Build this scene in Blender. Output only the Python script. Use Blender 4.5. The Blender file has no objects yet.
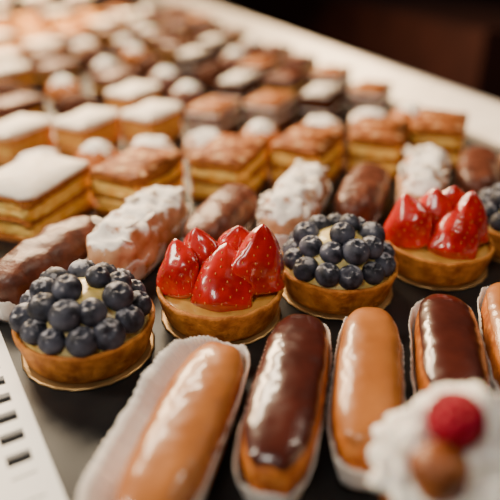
import bpy, math, random
from mathutils import Vector, Matrix, Euler, noise
random.seed(7)
CM=0.01
scn=bpy.context.scene
COL=scn.collection
A0=math.radians(22.5); CU,SU=math.cos(A0),math.sin(A0)
def tray(u,w): return (u*CU-w*SU, u*SU+w*CU)

# ---------------------------------------------------------------- materials
def mat(name,c1,c2=None,scale=150,rough=.5,bump=.0,bscale=None,coat=0.0,coatr=.1,lo=.35,hi=.65,sss=0.0,metal=0.0,
        detail=5,rnd=0.0,c3=None,scale3=500,lo3=.55,hi3=.65,top=None,topk=0.0,spec=.5,trans=0.0,stretch=None,tscale=250):
    m=bpy.data.materials.new(name); m.use_nodes=True
    nt=m.node_tree; N=nt.nodes; L=nt.links
    b=N['Principled BSDF']
    tc=N.new('ShaderNodeTexCoord'); vec=tc.outputs['Object']
    if stretch:
        mp=N.new('ShaderNodeMapping'); mp.inputs['Scale'].default_value=stretch
        L.new(vec,mp.inputs['Vector']); vec=mp.outputs['Vector']
    c2=c2 or c1
    n=N.new('ShaderNodeTexNoise'); n.inputs['Scale'].default_value=scale; n.inputs['Detail'].default_value=detail
    L.new(vec,n.inputs['Vector'])
    r=N.new('ShaderNodeValToRGB'); r.color_ramp.elements[0].position=lo; r.color_ramp.elements[1].position=hi
    r.color_ramp.elements[0].color=(*c1,1); r.color_ramp.elements[1].color=(*c2,1)
    L.new(n.outputs['Fac'],r.inputs['Fac']); col=r.outputs['Color']
    if c3:
        n3=N.new('ShaderNodeTexNoise'); n3.inputs['Scale'].default_value=scale3; n3.inputs['Detail'].default_value=6
        L.new(vec,n3.inputs['Vector'])
        mr=N.new('ShaderNodeMapRange'); mr.inputs['From Min'].default_value=lo3; mr.inputs['From Max'].default_value=hi3
        L.new(n3.outputs['Fac'],mr.inputs['Value'])
        mx=N.new('ShaderNodeMixRGB'); L.new(mr.outputs['Result'],mx.inputs['Fac']); L.new(col,mx.inputs['Color1'])
        mx.inputs['Color2'].default_value=(*c3,1); col=mx.outputs['Color']
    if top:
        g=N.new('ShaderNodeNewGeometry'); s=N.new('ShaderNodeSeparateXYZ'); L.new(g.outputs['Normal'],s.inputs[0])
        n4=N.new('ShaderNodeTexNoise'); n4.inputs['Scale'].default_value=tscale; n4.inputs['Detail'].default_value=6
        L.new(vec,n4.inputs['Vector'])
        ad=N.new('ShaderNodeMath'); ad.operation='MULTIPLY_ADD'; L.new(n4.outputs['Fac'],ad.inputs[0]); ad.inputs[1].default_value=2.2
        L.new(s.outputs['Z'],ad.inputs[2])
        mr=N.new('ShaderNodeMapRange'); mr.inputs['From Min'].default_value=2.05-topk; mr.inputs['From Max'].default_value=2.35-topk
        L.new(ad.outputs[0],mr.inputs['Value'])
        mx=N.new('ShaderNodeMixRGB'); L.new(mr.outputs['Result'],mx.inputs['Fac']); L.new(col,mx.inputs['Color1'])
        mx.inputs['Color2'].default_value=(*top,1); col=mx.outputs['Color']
    if rnd:
        oi=N.new('ShaderNodeObjectInfo'); mr=N.new('ShaderNodeMapRange')
        mr.inputs['To Min'].default_value=1-rnd; mr.inputs['To Max'].default_value=1+rnd
        L.new(oi.outputs['Random'],mr.inputs['Value'])
        hs=N.new('ShaderNodeHueSaturation'); L.new(mr.outputs['Result'],hs.inputs['Value']); L.new(col,hs.inputs['Color']); col=hs.outputs['Color']
    L.new(col,b.inputs['Base Color'])
    b.inputs['Roughness'].default_value=rough; b.inputs['Metallic'].default_value=metal
    b.inputs['Coat Weight'].default_value=coat; b.inputs['Coat Roughness'].default_value=coatr
    b.inputs['Specular IOR Level'].default_value=spec
    if sss:
        b.inputs['Subsurface Weight'].default_value=sss; b.inputs['Subsurface Scale'].default_value=.004
        b.inputs['Subsurface Radius'].default_value=(1,.5,.25)
    if trans: b.inputs['Transmission Weight'].default_value=trans
    if bump:
        nb=N.new('ShaderNodeTexNoise'); nb.inputs['Scale'].default_value=bscale or scale*2; nb.inputs['Detail'].default_value=6
        L.new(vec,nb.inputs['Vector'])
        bp=N.new('ShaderNodeBump'); bp.inputs['Strength'].default_value=bump; bp.inputs['Distance'].default_value=.002
        L.new(nb.outputs['Fac'],bp.inputs['Height']); L.new(bp.outputs['Normal'],b.inputs['Normal'])
    return m

M={}
M['crust']=mat('shortcrust',(.32,.095,.013),(.66,.26,.050),110,.65,.6,500,c3=(.19,.047,.007),scale3=90,lo3=.52,hi3=.72,spec=.25)
M['choux']=mat('choux',(.25,.056,.006),(.50,.150,.018),90,.55,.5,240,c3=(.66,.26,.06),scale3=200,lo3=.5,hi3=.75,spec=.3)
M['caramel']=mat('caramel_glaze',(.31,.100,.020),(.39,.140,.034),45,.38,.02,200,coat=.5,coatr=.10,spec=.3)
M['choc']=mat('chocolate_glaze',(.042,.006,.003),(.065,.010,.005),60,.3,.02,150,coat=.8,coatr=.09,spec=.35)
M['chocmatte']=mat('chocolate_couverture',(.070,.016,.007),(.16,.046,.022),90,.42,.5,220,coat=.2,coatr=.3,spec=.3)
M['sugar']=mat('powdered_pastry',(.42,.16,.06),(.72,.44,.26),60,.8,.35,220,top=(.95,.90,.84),topk=.50,tscale=110,spec=.2)
M['almond']=mat('almond_flake',(.80,.66,.50),(.92,.84,.72),200,.6,.2)
M['custard']=mat('custard',(.76,.54,.14),(.86,.70,.30),100,.35,.2,150,coat=.3,sss=.2)
M['nappage']=mat('glazed_custard',(.60,.29,.05),(.76,.45,.11),100,.3,.1,150,coat=.6)
M['cream']=mat('whipped_cream',(.92,.86,.77),(.97,.93,.87),100,.5,.15,200,sss=.2)
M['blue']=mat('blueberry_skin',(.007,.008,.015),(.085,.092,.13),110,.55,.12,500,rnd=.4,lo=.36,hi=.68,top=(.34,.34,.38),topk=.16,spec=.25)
M['straw']=mat('strawberry_flesh',(.34,.001,.002),(.62,.008,.004),70,.28,.06,120,coat=.9,coatr=.06)
M['seed']=mat('strawberry_seed',(.60,.20,.04),None,100,.4)
M['rasp']=mat('raspberry_skin',(.25,.001,.012),(.36,.003,.024),100,.5,.1,spec=.2)
M['burnt']=mat('caramelised_choux',(.16,.038,.007),(.38,.12,.024),100,.5,.4,250,coat=.15)
M['paper']=mat('greaseproof_paper',(.80,.75,.70),(.88,.84,.79),60,.7,.15,300,sss=.1)
M['board']=mat('gold_board',(.30,.18,.07),(.42,.26,.10),50,.35,.05,metal=.7)
M['flaky']=mat('puff_pastry',(.22,.050,.007),(.58,.21,.036),200,.7,.9,500,stretch=(1,1,4),spec=.25)
M['pcream']=mat('pastry_cream',(.78,.38,.05),(.94,.66,.18),130,.5,.6,250,sss=.1,spec=.3)
M['millet']=mat('caramelised_top',(.14,.032,.006),(.36,.108,.021),110,.6,.6,240,c3=(.78,.54,.29),scale3=110,lo3=.54,hi3=.74,spec=.12)
M['whitetop']=mat('icing_sugar',(.86,.76,.64),(.94,.88,.80),150,.8,.6,400,spec=.2)
M['sponge']=mat('cocoa_sponge',(.026,.007,.003),(.09,.022,.007),160,.8,.8,400,spec=.15)
M['tansponge']=mat('almond_sponge',(.48,.18,.04),(.70,.33,.09),160,.8,.8,400,spec=.2)
M['orange']=mat('apricot_pastry',(.78,.26,.03),(.92,.48,.10),120,.4,.4,300,coat=.3)
M['tray']=mat('black_tray',(.007,.007,.008),(.014,.014,.015),25,.36,.03,300,spec=.3)
M['white']=mat('white_enamel',(.84,.84,.83),(.88,.88,.87),20,.35)
M['steel']=mat('brushed_steel',(.36,.34,.32),(.42,.39,.37),30,.42,metal=.3)
M['dark']=mat('dark_void',(.006,.006,.007),(.01,.01,.011),10,.7)
M['room']=mat('dark_plaster',(.012,.009,.010),(.020,.013,.012),3,.8)
M['floor']=mat('dark_floor',(.010,.009,.010),(.018,.014,.013),3,.6)
M['redwood']=mat('red_brown_panel',(.045,.011,.008),(.07,.018,.012),5,.6)

# ---------------------------------------------------------------- mesh builder (cm)
class MB:
    def __init__(s): s.v=[];s.f=[];s.m=[];s.mats=[]
    def mi(s,k):
        if k not in s.mats: s.mats.append(k)
        return s.mats.index(k)
    def loft(s,rings,k,c0=False,c1=False,closed=True):
        mi=s.mi(k); b=len(s.v); n=len(rings[0])
        for r in rings: s.v.extend(r)
        rng=n if closed else n-1
        for i in range(len(rings)-1):
            for j in range(rng):
                a=b+i*n+j; c=b+i*n+(j+1)%n
                s.f.append((a,c,c+n,a+n)); s.m.append(mi)
        for flag,i in ((c0,0),(c1,len(rings)-1)):
            if flag:
                r=rings[i]; ce=[sum(p[q] for p in r)/n for q in range(3)]
                s.v.append(tuple(ce)); ci=len(s.v)-1
                for j in range(n):
                    a=b+i*n+j; c=b+i*n+(j+1)%n
                    s.f.append((ci,c,a) if i==0 else (ci,a,c)); s.m.append(mi)
    def box(s,x0,x1,y0,y1,z0,z1,k):
        b=len(s.v); mi=s.mi(k)
        s.v+= [(x0,y0,z0),(x1,y0,z0),(x1,y1,z0),(x0,y1,z0),(x0,y0,z1),(x1,y0,z1),(x1,y1,z1),(x0,y1,z1)]
        for f in ((3,2,1,0),(4,5,6,7),(0,1,5,4),(1,2,6,5),(2,3,7,6),(3,0,4,7)):
            s.f.append(tuple(b+i for i in f)); s.m.append(mi)
    def blob(s,c,r,k,n=10,m=7,mtx=None):
        rings=[]
        for i in range(m+1):
            t=math.pi*(i/m); t=min(max(t,.02),math.pi-.02)
            ring=[]
            for j in range(n):
                p=2*math.pi*j/n
                v=Vector((r[0]*math.sin(t)*math.cos(p),r[1]*math.sin(t)*math.sin(p),-r[2]*math.cos(t)))
                if mtx: v=mtx@v
                ring.append((c[0]+v.x,c[1]+v.y,c[2]+v.z))
            rings.append(ring)
        s.loft(rings,k,True,True)
    def mesh(s,name,smooth=True):
        me=bpy.data.meshes.new(name)
        me.from_pydata([(x*CM,y*CM,z*CM) for x,y,z in s.v],[],s.f)
        for k in s.mats: me.materials.append(M[k])
        me.polygons.foreach_set('material_index',s.m)
        me.polygons.foreach_set('use_smooth',[smooth]*len(s.f))
        me.update(); return me
def ob(name,me,x=0,y=0,z=0,rot=0,parent=None,scale=None):
    o=bpy.data.objects.new(name,me); COL.objects.link(o)
    o.location=(x*CM,y*CM,z*CM); o.rotation_euler=(0,0,rot) if not isinstance(rot,(tuple,Euler)) else rot
    if parent: o.parent=parent
    if scale: o.scale=scale
    return o
def empty(name,x,y,z=0,rot=0):
    o=bpy.data.objects.new(name,None); COL.objects.link(o); o.empty_display_size=.02
    o.location=(x*CM,y*CM,z*CM); o.rotation_euler=(0,0,rot); return o
def nz(x,y,z,s=1.0,o=0): return noise.noise(Vector((x*s+o,y*s+o*.7,z*s-o)))
def sg(v,p): return math.copysign(abs(v)**p,v)

# ---------------------------------------------------------------- eclair pieces
def ecl_point(s_,ph,L,a,h,seed,lump,sq=.72):
    n=3.4; r=max(0.0,1-abs(s_)**n)**(1/2.4)
    x=a*r*sg(math.cos(ph),.74)
    zc=h*.46
    zr=h*.54 if math.sin(ph)>0 else h*.46
    z=zc+zr*(r**.7)*sg(math.sin(ph),sq)
    y=L/2*s_
    d=1+lump*nz(x,y,z,.8,seed)+lump*.45*nz(x,y,z,2.0,seed+5)
    return x*d,y,zc+(z-zc)*d
def ecl_shell(L,a,h,k,seed,lump=.03,ns=64,nr=44,flakes=0):
    mb=MB(); rings=[]
    for i in range(ns+1):
        q=-math.cos(math.pi*i/ns); q=q*.9985
        rings.append([(p[0],p[1],max(p[2],.06)) for p in (ecl_point(q,2*math.pi*j/nr,L,a,h,seed,lump) for j in range(nr))])
    mb.loft(rings,k,True,True)
    rr=random.Random(seed)
    for _ in range(flakes):
        q=rr.uniform(-.9,.9); ph=rr.uniform(.15*math.pi,.85*math.pi)
        p=ecl_point(q,ph,L,a,h,seed,lump)
        e=Euler((rr.uniform(-.12,.12),(math.pi/2-ph)*.9+rr.uniform(-.12,.12),rr.uniform(0,6))).to_matrix()
        mb.blob((p[0]*1.0,p[1],p[2]),(rr.uniform(.5,.8),rr.uniform(.35,.5),.12),rr.choice(['almond','whitetop','whitetop']),12,6,e)
    return mb.mesh('shell')
def ecl_glaze(L,a,h,k,seed,lump=.03,th=.18,wid=58,ns=110,nr=50):
    mb=MB(); rings=[]
    for i in range(ns+1):
        q=-1+2*i/ns; q*=.975
        ring=[]
        for j in range(nr+1):
            f=(-1+2*j/nr)*1.12
            ph=math.radians(90-f*wid)
            p=ecl_point(q,ph,L,a,h,seed,lump)
            m_=abs(q/.935)**6+abs(f)**6+.28*nz(p[0],p[1],0,.7,seed+9)
            d=max(-1,min(1,(1-m_)*3.2)); d=th*(math.copysign(abs(d)**.45,d))
            nx,nzv=math.cos(ph),math.sin(ph)
            ring.append((p[0]+nx*d,p[1],p[2]+nzv*d))
        rings.append(ring)
    mb.loft(rings,k,closed=False)
    return mb.mesh('glaze')
def liner(L,a,hl,fl,fr,seed,pleat=.07,freq=60):
    mb=MB(); n=freq*6; rings=[]
    def outline(off_l,off_r,offe,z,amp):
        ring=[]
        for j in range(n):
            t=2*math.pi*j/n; c,s_=math.cos(t),math.sin(t)
            o=off_r if c>0 else off_l
            w_=(a+o*min(1,abs(c)*2.5)+offe*(1-min(1,abs(c)*2.5))); l_=L/2+offe
            tri=2*abs((j/6.0)%1-.5)-.5
            wob=1+.03*nz(c*3,s_*3,z*.4,1,seed)
            x=w_*sg(c,.55)*wob; y=l_*sg(s_,.6)*wob
            x+=math.copysign(amp*tri*2,c)*abs(c)**.3; y+=math.copysign(amp*tri*2,s_)*abs(s_)**3
            ring.append((x,y,z+(.4*nz(c*2,s_*3,3,1.5,seed)+.05*tri if z>1 else 0)))
        return ring
    rings.append(outline(-a*.6,-a*.6,-L*.25,.03,0)); rings.append(outline(-.25,-.25,-.1,.03,0))
    for i in range(6):
        t=i/5
        rings.append(outline(.02+(fl)*t**1.2,.02+(fr)*t**1.2,.1+.2*t,.04+hl*t,pleat*t**.5))
    mb.loft(rings,'paper',c0=True)
    return mb.mesh('liner')
def put_liner(par,*args,**kw):
    o=ob('paper_liner',liner(*args,**kw),parent=par)
    md=o.modifiers.new('t','SOLIDIFY'); md.thickness=.00012
    return o
def eclair(name,x,y,ang,L,a,h,glaze,seed,fl=.25,fr=.25,hl=1.5,pleat=.09):
    e=empty(name,x,y,.05,-math.radians(ang))
    ob('choux_shell',ecl_shell(L,a,h,'choux',seed),parent=e)
    ob('glaze',ecl_glaze(L,a,h,glaze,seed),parent=e)
    put_liner(e,L+.05,a*.86,hl,fl,fr,seed,pleat=pleat)
    return e
eclair('caramel_eclair',-2.75,19.5,14.5,11.8,1.66,2.8,'caramel',1,fl=1.7,fr=.22,hl=1.9,pleat=.13)
eclair('chocolate_eclair',1.9,22.1,11.9,11.4,1.7,2.8,'choc',2,fl=.3,fr=.25)
eclair('caramel_eclair',5.85,23.0,11.3,10.9,1.62,2.8,'caramel',3,fl=.28,fr=.3)
eclair('chocolate_eclair',10.4,24.9,11.3,9.6,1.66,2.8,'choc',4,fl=.5,fr=.3)
eclair('caramel_eclair',14.45,26,12,10.2,1.62,2.8,'caramel',5,fl=.3,fr=.3)
eclair('chocolate_eclair',18.7,27.6,12,10.2,1.62,2.8,'choc',6,fl=.3,fr=.3)

# ---------------------------------------------------------------- tarts
def tart_shell_mesh(seed):
    mb=MB(); n=110
    prof=[(0.5,.12),(3.1,.12),(3.35,.2),(3.5,.5),(3.62,1.0),(3.74,1.5),(3.84,1.9),(3.86,2.05),(3.82,2.14),(3.72,2.18),(3.61,2.14),(3.55,2.0),(3.45,1.6)]
    rings=[]
    for r,z in prof:
        rings.append([((r+.06*nz(math.cos(t)*2,math.sin(t)*2,z,1.2,seed)+.05*nz(math.cos(t)*9,math.sin(t)*9,z*3,1,seed))*math.cos(t),
                       (r+.06*nz(math.cos(t)*2,math.sin(t)*2,z,1.2,seed))*math.sin(t),
                       z+(.10*nz(math.cos(t)*3,math.sin(t)*3,0,1.3,seed+2) if z>1.2 else 0)) for t in (2*math.pi*j/n for j in range(n))])
    mb.loft(rings,'crust',c0=True); return mb.mesh('crust')
def dome_mesh(R,z0,z1,k,seed,pw=2.2,bump=.08):
    mb=MB(); rings=[]; n=64
    for i in range(20):
        r=R*(1-i/19.5)
        z=z0+(z1-z0)*(1-(r/R)**pw)
        rings.append([(r*math.cos(t),r*math.sin(t),z+bump*nz(r*math.cos(t),r*math.sin(t),0,1.2,seed)) for t in (2*math.pi*j/n for j in range(n))])
    mb.loft(rings,k,c1=True); return mb.mesh('filling')
def board_mesh():
    mb=MB(); n=72
    mb.loft([[(r*(1+.008*math.cos(24*t))*math.cos(t),r*(1+.008*math.cos(24*t))*math.sin(t),z) for t in (2*math.pi*j/n for j in range(n))] for r,z in ((3.6,0),(3.72,.02),(3.72,.08),(3.6,.11))],'board',True,True)
    return mb.mesh('board')
BOARD=board_mesh()
def berry_mesh():
    mb=MB(); n=40; m=30; R=.8; rings=[]
    for i in range(m+1):
        th=math.pi*(1-i/m); th=max(.03,min(math.pi-.03,th))
        ring=[]
        for j in range(n):
            p=2*math.pi*j/n
            r=R*(1-.22*math.exp(-(th/.26)**2))+.085*(.55+.45*math.cos(5*p))*math.exp(-((th-.37)/.09)**2)
            ring.append((r*math.sin(th)*math.cos(p),r*math.sin(th)*math.sin(p),.9*r*math.cos(th)))
        rings.append(ring)
    mb.loft(rings,'blue',True,True); return mb.mesh('blueberry')
BERRY=berry_mesh()
def berries_tart(x,y,seed,rot=0,gap=0):
    rr=random.Random(seed)
    e=empty('blueberry_tart',x,y,.05,0)
    ob('paper_board',BOARD,parent=e)
    ob('crust',tart_shell_mesh(seed),parent=e)
    ob('custard',dome_mesh(3.5,1.75,4.1,'custard',seed,2.6),parent=e)
    def put(r,t,z,s,out):
        tilt=rr.uniform(.2,1.0)*out; az=t+rr.uniform(-.8,.8)
        q=Matrix.Rotation(az,3,'Z')@Matrix.Rotation(tilt,3,'Y')@Matrix.Rotation(rr.uniform(0,6),3,'Z')
        ob('blueberry',BERRY,r*math.cos(t),r*math.sin(t),z,q.to_euler(),e,(s,)*3)
    n=13
    for i in range(n): put(3.0+rr.uniform(-.06,.06),rot+2*math.pi*(i+rr.uniform(-.1,.1))/n,2.6+rr.uniform(-.05,.15),rr.uniform(.88,1.12),1.0)
    n=9
    for i in range(n):
        put(2.1+rr.uniform(-.1,.1),rot+.3+2*math.pi*(i+rr.uniform(-.1,.1))/n,3.7+rr.uniform(-.1,.15),rr.uniform(.88,1.14),.7)
    put(.95,rot+math.radians(-120),4.5,1.0,.5)
    put(1.0,rot+math.radians(20),4.4,.85,.5)
berries_tart(-9.2,27.5,11,.1)
berries_tart(5.7,33.8,12,.5)
berries_tart(20.25,39.9,13,.8)

def straw_mesh(seed,H=3.9,R=1.55):
    rr=random.Random(seed); mb=MB(); n=56; m=44
    def rad(t): return R*((1-t)**.80)*(1+1.3*t)*min(1,(t/.14))**.5*.95
    seeds=[]
    for i in range(8):
        t=.14+.8*i/8; c=max(4,int(2*math.pi*rad(t)/.9))
        for j in range(c): seeds.append((t,2*math.pi*(j+.5*(i%2))/c))
    sp=[Vector((rad(t)*math.cos(p),rad(t)*math.sin(p),H*t)) for t,p in seeds]
    rings=[]
    for i in range(m+1):
        t=.004+(.993)*i/m; ring=[]
        for j in range(n):
            p=2*math.pi*j/n; r=rad(t)*(1+.25*nz(math.cos(p),math.sin(p),t*2,1.1,seed))
            v=Vector((r*math.cos(p),r*math.sin(p),H*t))
            d=min((a_-v).length for a_ in sp)
            r-=.065*math.exp(-(d/.19)**2)
            ring.append((r*math.cos(p)*1.0,r*math.sin(p)*.72,H*t))
        rings.append(ring)
    mb.loft(rings,'straw',True,True)
    for (t,p),s_ in zip(seeds,sp):
        k=1+.25*nz(math.cos(p),math.sin(p),t*2,1.1,seed)
        r=rad(t)*k-.035
        mb.blob((r*math.cos(p),r*math.sin(p)*.72,H*t),(.042,.042,.075),'seed',6,4)
    return mb.mesh('strawberry')
STR=[straw_mesh(i,3.9+.2*i,1.7+.06*i) for i in range(3)]
def straw_tart(x,y,seed,lay,sc=1):
    e=empty('strawberry_tart',x,y,.05,0); e.scale=(sc,)*3
    ob('paper_board',BOARD,parent=e)
    ob('crust',tart_shell_mesh(seed),parent=e)
    ob('custard',dome_mesh(3.5,1.7,2.05,'nappage',seed,2),parent=e)
    for k,(px,py,pz,tx,ty,s) in enumerate(lay):
        d=Vector((tx,ty,1)).normalized(); q=Vector((0,0,1)).rotation_difference(d).to_matrix()@Matrix.Rotation((k%3-1)*.7,3,'Z')
        ob('strawberry',STR[k%3],px,py,pz,q.to_euler(),e,(s,)*3)
straw_tart(-1.8,31,21,[(-2.1,-.8,1.5,-.15,.35,.95),(.15,-2.2,1.3,.08,.7,1.04),(2.05,-.4,1.6,.12,.15,1.04),(-.7,.6,1.8,-.2,.05,.97),(.8,1.9,1.8,.1,-.1,.85),(-1.5,2.0,1.8,0,-.1,.75)])
straw_tart(13.1,37,22,[(-1.9,-.6,1.5,-.2,.25,1.06),(.3,-2.1,1.3,.3,.6,.98),(1.9,-.4,1.6,.02,.2,.96),(-.5,1.0,1.8,.05,.0,.97),(1.0,1.6,1.8,.0,-.1,.95)],.97)

# ---------------------------------------------------------------- second row long pastries
def long_choc(x,y,ang,seed,L=10.2):
    e=empty('chocolate_coated_eclair',x,y,.05,-math.radians(ang))
    ob('coating',ecl_shell(L,1.82,3.5,'chocmatte',seed,.09),parent=e)
    put_liner(e,L-.2,1.45,1.5,.25,.25,seed)
def long_white(x,y,ang,seed,L=10.8):
    e=empty('sugared_almond_eclair',x,y,.05,-math.radians(ang))
    ob('sugared_pastry',ecl_shell(L,1.9,4.1,'sugar',seed,.22,flakes=16),parent=e)
    put_liner(e,L-.2,1.5,2.0,.25,.4,seed,pleat=.1)
row3=[(1.0,0),(7.4,1),(13.5,0),(19.6,1),(25.7,0),(31.6,1),(37.4,0),(42.8,1)]
for i,(u,k) in enumerate(row3):
    x,y=tray(u,38.0 if i else 36.8)
    (long_white if k else long_choc)(x,y,20 if i else 24,40+i,([9.8,10.8][k] if i<7 else 8.0))

# ---------------------------------------------------------------- slices
def slice_mesh(name,W,D,layers,seed,n=88):
    mb=MB()
    for li,(z0,z1,k,off,amp) in enumerate(layers):
        rings=[]; st=max(3,int((z1-z0)/.1))
        for i in range(st+1):
            z=z0+(z1-z0)*i/st
            edge=.06*(1-math.sin(math.pi*i/st))
            ring=[]
            for j in range(n):
                t=2*math.pi*j/n; c,s_=math.cos(t),math.sin(t)
                x=(W/2)*sg(c,.22); y=(D/2)*sg(s_,.22)
                d=off-edge+amp*nz(x,y,z*5,.9,seed+li)+amp*.9*nz(x,y,z*9,2.6,seed+li)
                l=math.hypot(x,y); zz=z+(.22*nz(x,y,0,.5,seed)+.1*nz(x,y,li*3,1.2,seed))*min(1,z)
                ring.append((x+d*x/l*1.2,y+d*y/l*1.2,zz))
            rings.append(ring)
        mb.loft(rings,k,True,True)
    return mb.mesh(name)
def mf_layers(topk,th=.14):
    return [(0.05,.6,'flaky',.03,.26),(.5,1.7,'pcream',-.08,.22),(1.6,2.15,'flaky',.04,.28),(2.05,3.2,'pcream',-.08,.22),(3.1,3.75,'flaky',.03,.26),(3.72,3.75+th,topk,-.03,.1)]
MF=[slice_mesh('mille_feuille_slice',5.0,7.3,mf_layers('millet'),i*7) for i in range(3)]
MFW=slice_mesh('mille_feuille_slice',6.0,8.0,mf_layers('whitetop',.3),31)
for i,u in enumerate([1.0,9.6,17.8,25.6,33.4,40.6]):
    x,y=tray(u,47.6)
    ob('mille_feuille_slice',MFW if i==0 else MF[i%3],x,y,.0,-math.radians([22,26,21,25,19,22][i]))
def puff_mesh(R,H,k,seed,lump=.12,capk=None):
    mb=MB(); rings=[]; n=40
    for i in range(24):
        t=i/23; ph=math.pi*(.12+.86*t)
        ring=[]
        for j in range(n):
            a=2*math.pi*j/n; r=R*math.sin(ph)**.8; z=max(.02,H*(.45-.55*math.cos(ph)))
            d=1+lump*nz(r*math.cos(a),r*math.sin(a),z,.9,seed)
            ring.append((r*d*math.cos(a),r*d*math.sin(a),z*(1+(d-1)*.5)))
        rings.append(ring)
    mb.loft(rings,k,True,True)
    if capk:
        rings=[]
        for i in range(14):
            t=i/13; r=R*.7*(1-t)**.5; zz=H*.8+H*.4*t
            rings.append([(r*(1+.12*math.cos(8*a+3*t))*math.cos(a),r*(1+.12*math.cos(8*a+3*t))*math.sin(a),zz) for a in (2*math.pi*j/n for j in range(n))])
        mb.loft(rings,capk,False,True)
    return mb.mesh('puff')
PW=puff_mesh(2.2,3.2,'sugar',3,.2); PC=puff_mesh(2.3,3.0,'choux',5,.12,'cream'); PD=puff_mesh(2.4,3.0,'chocmatte',6,.12,'cream'); PDD=puff_mesh(2.5,3.4,'sponge',8,.15)
for i,u in enumerate([2,7.3,12.6,18.0,24,31,37,42.5]):
    x,y=tray(u,55)
    ob('cream_puff',[PW,PC,PW,PW,PC,PW,PW,PC][i],x,y,0,i*.9)
w_,d_=4.25,6.4
TAN=slice_mesh('iced_almond_cake_slice',w_,d_,[(.03,1.5,'tansponge',0,.12),(1.45,1.9,'pcream',-.05,.1),(1.85,3.0,'tansponge',0,.12),(2.98,3.45,'whitetop',.03,.12)],51)
CHW=slice_mesh('tiramisu_slice',w_,d_,[(.03,1.3,'chocmatte',0,.1),(1.25,1.7,'cream',-.03,.1),(1.65,2.6,'chocmatte',0,.1),(2.55,3.0,'cream',-.03,.1),(2.98,3.25,'millet',.03,.1)],52)
CHD=slice_mesh('frosted_chocolate_cake_slice',w_,d_,[(.03,1.6,'sponge',0,.1),(1.55,1.8,'cream',-.03,.1),(1.75,3.1,'sponge',0,.1),(3.08,3.7,'whitetop',-.8,.6)],53)
CHB=slice_mesh('chocolate_cake_slice',w_,d_,[(.03,1.6,'sponge',0,.1),(1.55,2.0,'pcream',-.03,.1),(1.95,3.3,'chocmatte',0,.1)],54)
ORG=slice_mesh('apricot_pastry_slice',w_,d_,[(.03,1.2,'crust',0,.12),(1.15,2.6,'orange',-.1,.2)],55)
ITEM={'T':(TAN,'iced_almond_cake_slice',24),'C':(CHW,'tiramisu_slice',24),'D':(CHD,'frosted_chocolate_cake_slice',24),'B':(CHB,'chocolate_cake_slice',24),
 'O':(ORG,'apricot_pastry_slice',24),'P':(PC,'cream_puff',0),'W':(PW,'sugared_puff',0),'K':(PD,'chocolate_cream_puff',0),'Q':(PDD,'chocolate_puff',0)}
rows=[(64,'TTTCCDC',7.05,0),(74,'BQTKDBC',7.0,1),(83.5,'QPBKQCB',7.0,0),(93,'TBKQDKB',7.0,1),(102.5,'TBQPBDK',7.0,0),(112,'OTWKBQB',7.0,1),(122,'TOCBKBQ',7.0,0),(132,'OOOTKBC',7.0,1),(142,'OOOOTQB',7.0,0),(152,'TOTOCKB',7.0,1)]
rr=random.Random(3)
for w,s_,p,off in rows:
    for i,ch in enumerate(s_):
        u=.8+off*.3+i*p
        x,y=tray(u,w+rr.uniform(-.25,.25)); me,nm,a=ITEM[ch]
        ob(nm,me,x,y,0,-math.radians(a)+rr.uniform(-.04,.04) if a else rr.uniform(0,6))
def pot_mesh():
    mb=MB(); n=40
    mb.loft([[(r*math.cos(t),r*math.sin(t),z) for t in (2*math.pi*j/n for j in range(n))] for r,z in ((2.6,.02),(2.8,.3),(3.3,5),(3.4,5.2),(3.2,5.2),(3.1,4.6))],'paper',True,False)
    mb.loft([[(r*(1+.1*math.cos(8*t+z))*math.cos(t),r*(1+.1*math.cos(8*t+z))*math.sin(t),z) for t in (2*math.pi*j/n for j in range(n))] for r,z in ((3.0,4.6),(2.9,5.4),(2.2,6.2),(1.4,7),(.3,7.8))],'cream',True,True)
    return mb.mesh('cream_dessert_cup')
POT=pot_mesh()
for w,us in ((164,(3,12,22)),(180,(2,14,))):
    for i,u in enumerate(us):
        x,y=tray(u,w); ob('cream_dessert_cup',POT,x,y,0)

# ---------------------------------------------------------------- foreground saint honore
e=empty('saint_honore_pastry',7.9,15.2,.05,0)
mb=MB(); n=60
def lump_ring(r,z,a=.05,f=3,s=1): return [((r+a*nz(math.cos(t)*f,math.sin(t)*f,z*3,1,s))*math.cos(t),(r+a*nz(math.cos(t)*f,math.sin(t)*f,z*3,1,s))*math.sin(t),z) for t in (2*math.pi*j/n for j in range(n))]
mb.loft([lump_ring(r,z,.12) for r,z in ((2.2,.03),(2.4,.15),(2.5,.6),(2.5,1.2),(2.4,1.6))],'flaky',True,True)
mb.loft([lump_ring(r,z,.3,2,5) for r,z in ((2.2,1.5),(2.5,1.9),(2.6,2.5),(2.9,3.2),(2.8,4.0),(2.5,4.5))],'cream',True,True)
ob('puff_pastry_base',mb.mesh('base'),parent=e)
CH=puff_mesh(1.0,1.7,'burnt',9,.25)
for a_,z_,r_ in ((-142,4.5,2.0),(-165,2.2,2.1),(-40,3.0,1.95),(60,3.0,1.95)):
    t=math.radians(a_); ob('choux_ball',CH,r_*math.cos(t),r_*math.sin(t),z_,a_,e)
def rosette(R,H,seed):
    mb=MB(); rings=[]; n=84; m=40
    for i in range(m+1):
        t=i/m; base=R*(1-t)**.6*(1+.1*math.sin(t*3*2*math.pi))
        rings.append([((base*(1+.16*math.cos(7*(a)+5*t)))*math.cos(a)+.1*math.sin(6*t),(base*(1+.16*math.cos(7*a+5*t)))*math.sin(a),H*t) for a in (2*math.pi*j/n for j in range(n))])
    mb.loft(rings,'cream',True,True); return mb.mesh('cream_rosette')
RO=rosette(1.35,2.4,1); RB=rosette(2.5,2.7,2)
ob('cream_rosette',RB,.3,.9,4.2,0,e)
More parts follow.
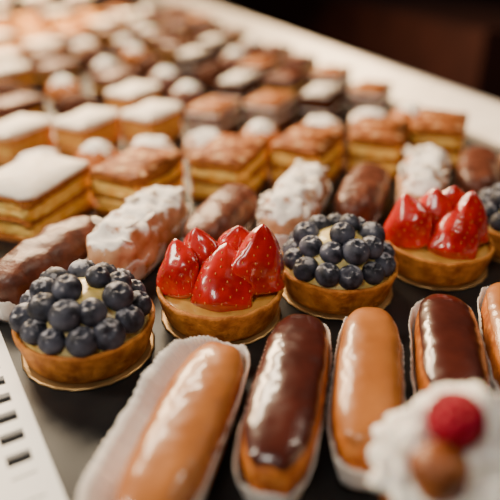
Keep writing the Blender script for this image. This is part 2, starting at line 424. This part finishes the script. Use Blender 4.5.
for a_,z_,r_ in ((178,3.6,2.1),(-88,3.3,2.0),(150,3.7,2.1),(100,3.8,2.1),(10,3.4,2.1),(-120,1.9,2.2),(-60,2.0,2.3)):
    t=math.radians(a_); ob('cream_rosette',RO,r_*math.cos(t),r_*math.sin(t),z_,a_*.1,e)
def rasp_mesh():
    mb=MB(); mb.blob((0,0,.9),(.75,.75,.95),'rasp',20,14)
    for i in range(8):
        t=.1+.8*i/7.0; r=.92*math.sin(math.pi*(.12+.80*t))**.7*(1.05-.3*t); z=.1+1.75*t; c=max(3,int(2*math.pi*r/.42))
        for j in range(c):
            a=2*math.pi*(j+.5*(i%2))/c; mb.blob((r*math.cos(a)*.92,r*math.sin(a)*.92,z),(.24,.24,.24),'rasp',10,7)
    mb.blob((0,0,1.9),(.26,.26,.2),'rasp',10,7)
    return mb.mesh('raspberry')
ob('raspberry',rasp_mesh(),-.95,.5,5.9,(.75,.1,0),e,(1.02,)*3)

# ---------------------------------------------------------------- case
def slab(name,u0,u1,w0,w1,z0,z1,k):
    mb=MB(); mb.box(u0,u1,w0,w1,z0,z1,k); o=ob(name,mb.mesh(name,False),0,0,0,A0); return o
slab('display_tray',-13,47.6,-10,215,-.8,0,'tray')
mb=MB()
mb.box(-.65,0,-14,17,.0,.32,'white'); mb.box(-2.7,-1.75,-14,17,.0,.32,'white'); mb.box(-10,-3.8,-14,17,.0,.32,'white')
w=-14
while w<17:
    big= w<1
    mb.box(-3.82,-2.68,w,w+.7,.0,.315,'white'); mb.box(-1.77,-.63,w,w+(1.32 if big else .7),.0,.315,'white'); w+=1.45
mb.box(-9.9,-.1,-14,17,.002,.03,'dark')
o=ob('perforated_rail',mb.mesh('rail',False),-7.8,17.15,0.01,math.radians(31))
mb=MB()
prof=[(47.7,-.8),(47.7,.6),(48.0,1.0),(50.5,3.6),(51.0,3.9),(51.4,3.7),(51.4,-.8)]
mb.loft([[(u,w_,z) for u,z in prof] for w_ in (-10,215)],'steel',True,True)
o=ob('steel_side_rail',mb.mesh('sr',False),0,0,0,A0)
bv=o.modifiers.new('b','BEVEL'); bv.width=.002; bv.segments=3
slab('case_end_panel',-13,51.4,215.2,217,-.8,9,'redwood')
slab('display_case_base',-13,51.4,-10,217,-90,-.85,'dark')
slab('floor',-400,500,-150,600,-92,-90,'floor')
slab('wall_back',-400,500,600,610,-90,200,'room')
slab('wall_right',500,510,-150,610,-90,200,'room')
slab('wooden_counter',140,200,150,420,-90,-8,'redwood')

# ---------------------------------------------------------------- lights
def area(name,loc,target,sx,sy,power,col):
    l=bpy.data.lights.new(name,'AREA'); l.shape='RECTANGLE'; l.size=sx; l.size_y=sy; l.energy=power; l.color=col
    o=bpy.data.objects.new(name,l); COL.objects.link(o); o.location=loc
    d=Vector(target)-Vector(loc); o.rotation_euler=d.to_track_quat('-Z','Y').to_euler(); return o
area('case_lamp',(-.30,.85,.55),(-.02,.36,0),.5,.10,8.5,(1,.79,.54))
area('side_case_lamp',(-.65,.30,.50),(0,.34,0),.10,.4,5.5,(1,.85,.66))
area('ceiling_lamp',(.55,.45,.8),(.05,.35,0),.15,.3,2.2,(1,.86,.68))
area('front_fill',(-.3,-.35,.8),(0,.3,0),.25,.25,3.8,(1,.92,.82))  # added fill from the front, no real window; lifts the slices' front faces
area('far_case_lamp',(-.6,1.6,.6),(-.5,1.2,0),.8,.3,55,(1,.70,.40))
wd=bpy.data.worlds.new('w'); scn.world=wd; wd.use_nodes=True
wd.node_tree.nodes['Background'].inputs[0].default_value=(1,.84,.70,1); wd.node_tree.nodes['Background'].inputs[1].default_value=.05

cam=bpy.data.cameras.new('camera'); co=bpy.data.objects.new('camera',cam); COL.objects.link(co)
co.location=(0,0,.215); co.rotation_euler=(math.radians(90-28.8),0,0)
cam.sensor_width=36; cam.lens=43.2; cam.clip_start=.01; cam.clip_end=50
cam.dof.use_dof=True; cam.dof.focus_distance=.345; cam.dof.aperture_fstop=3.1
scn.camera=co
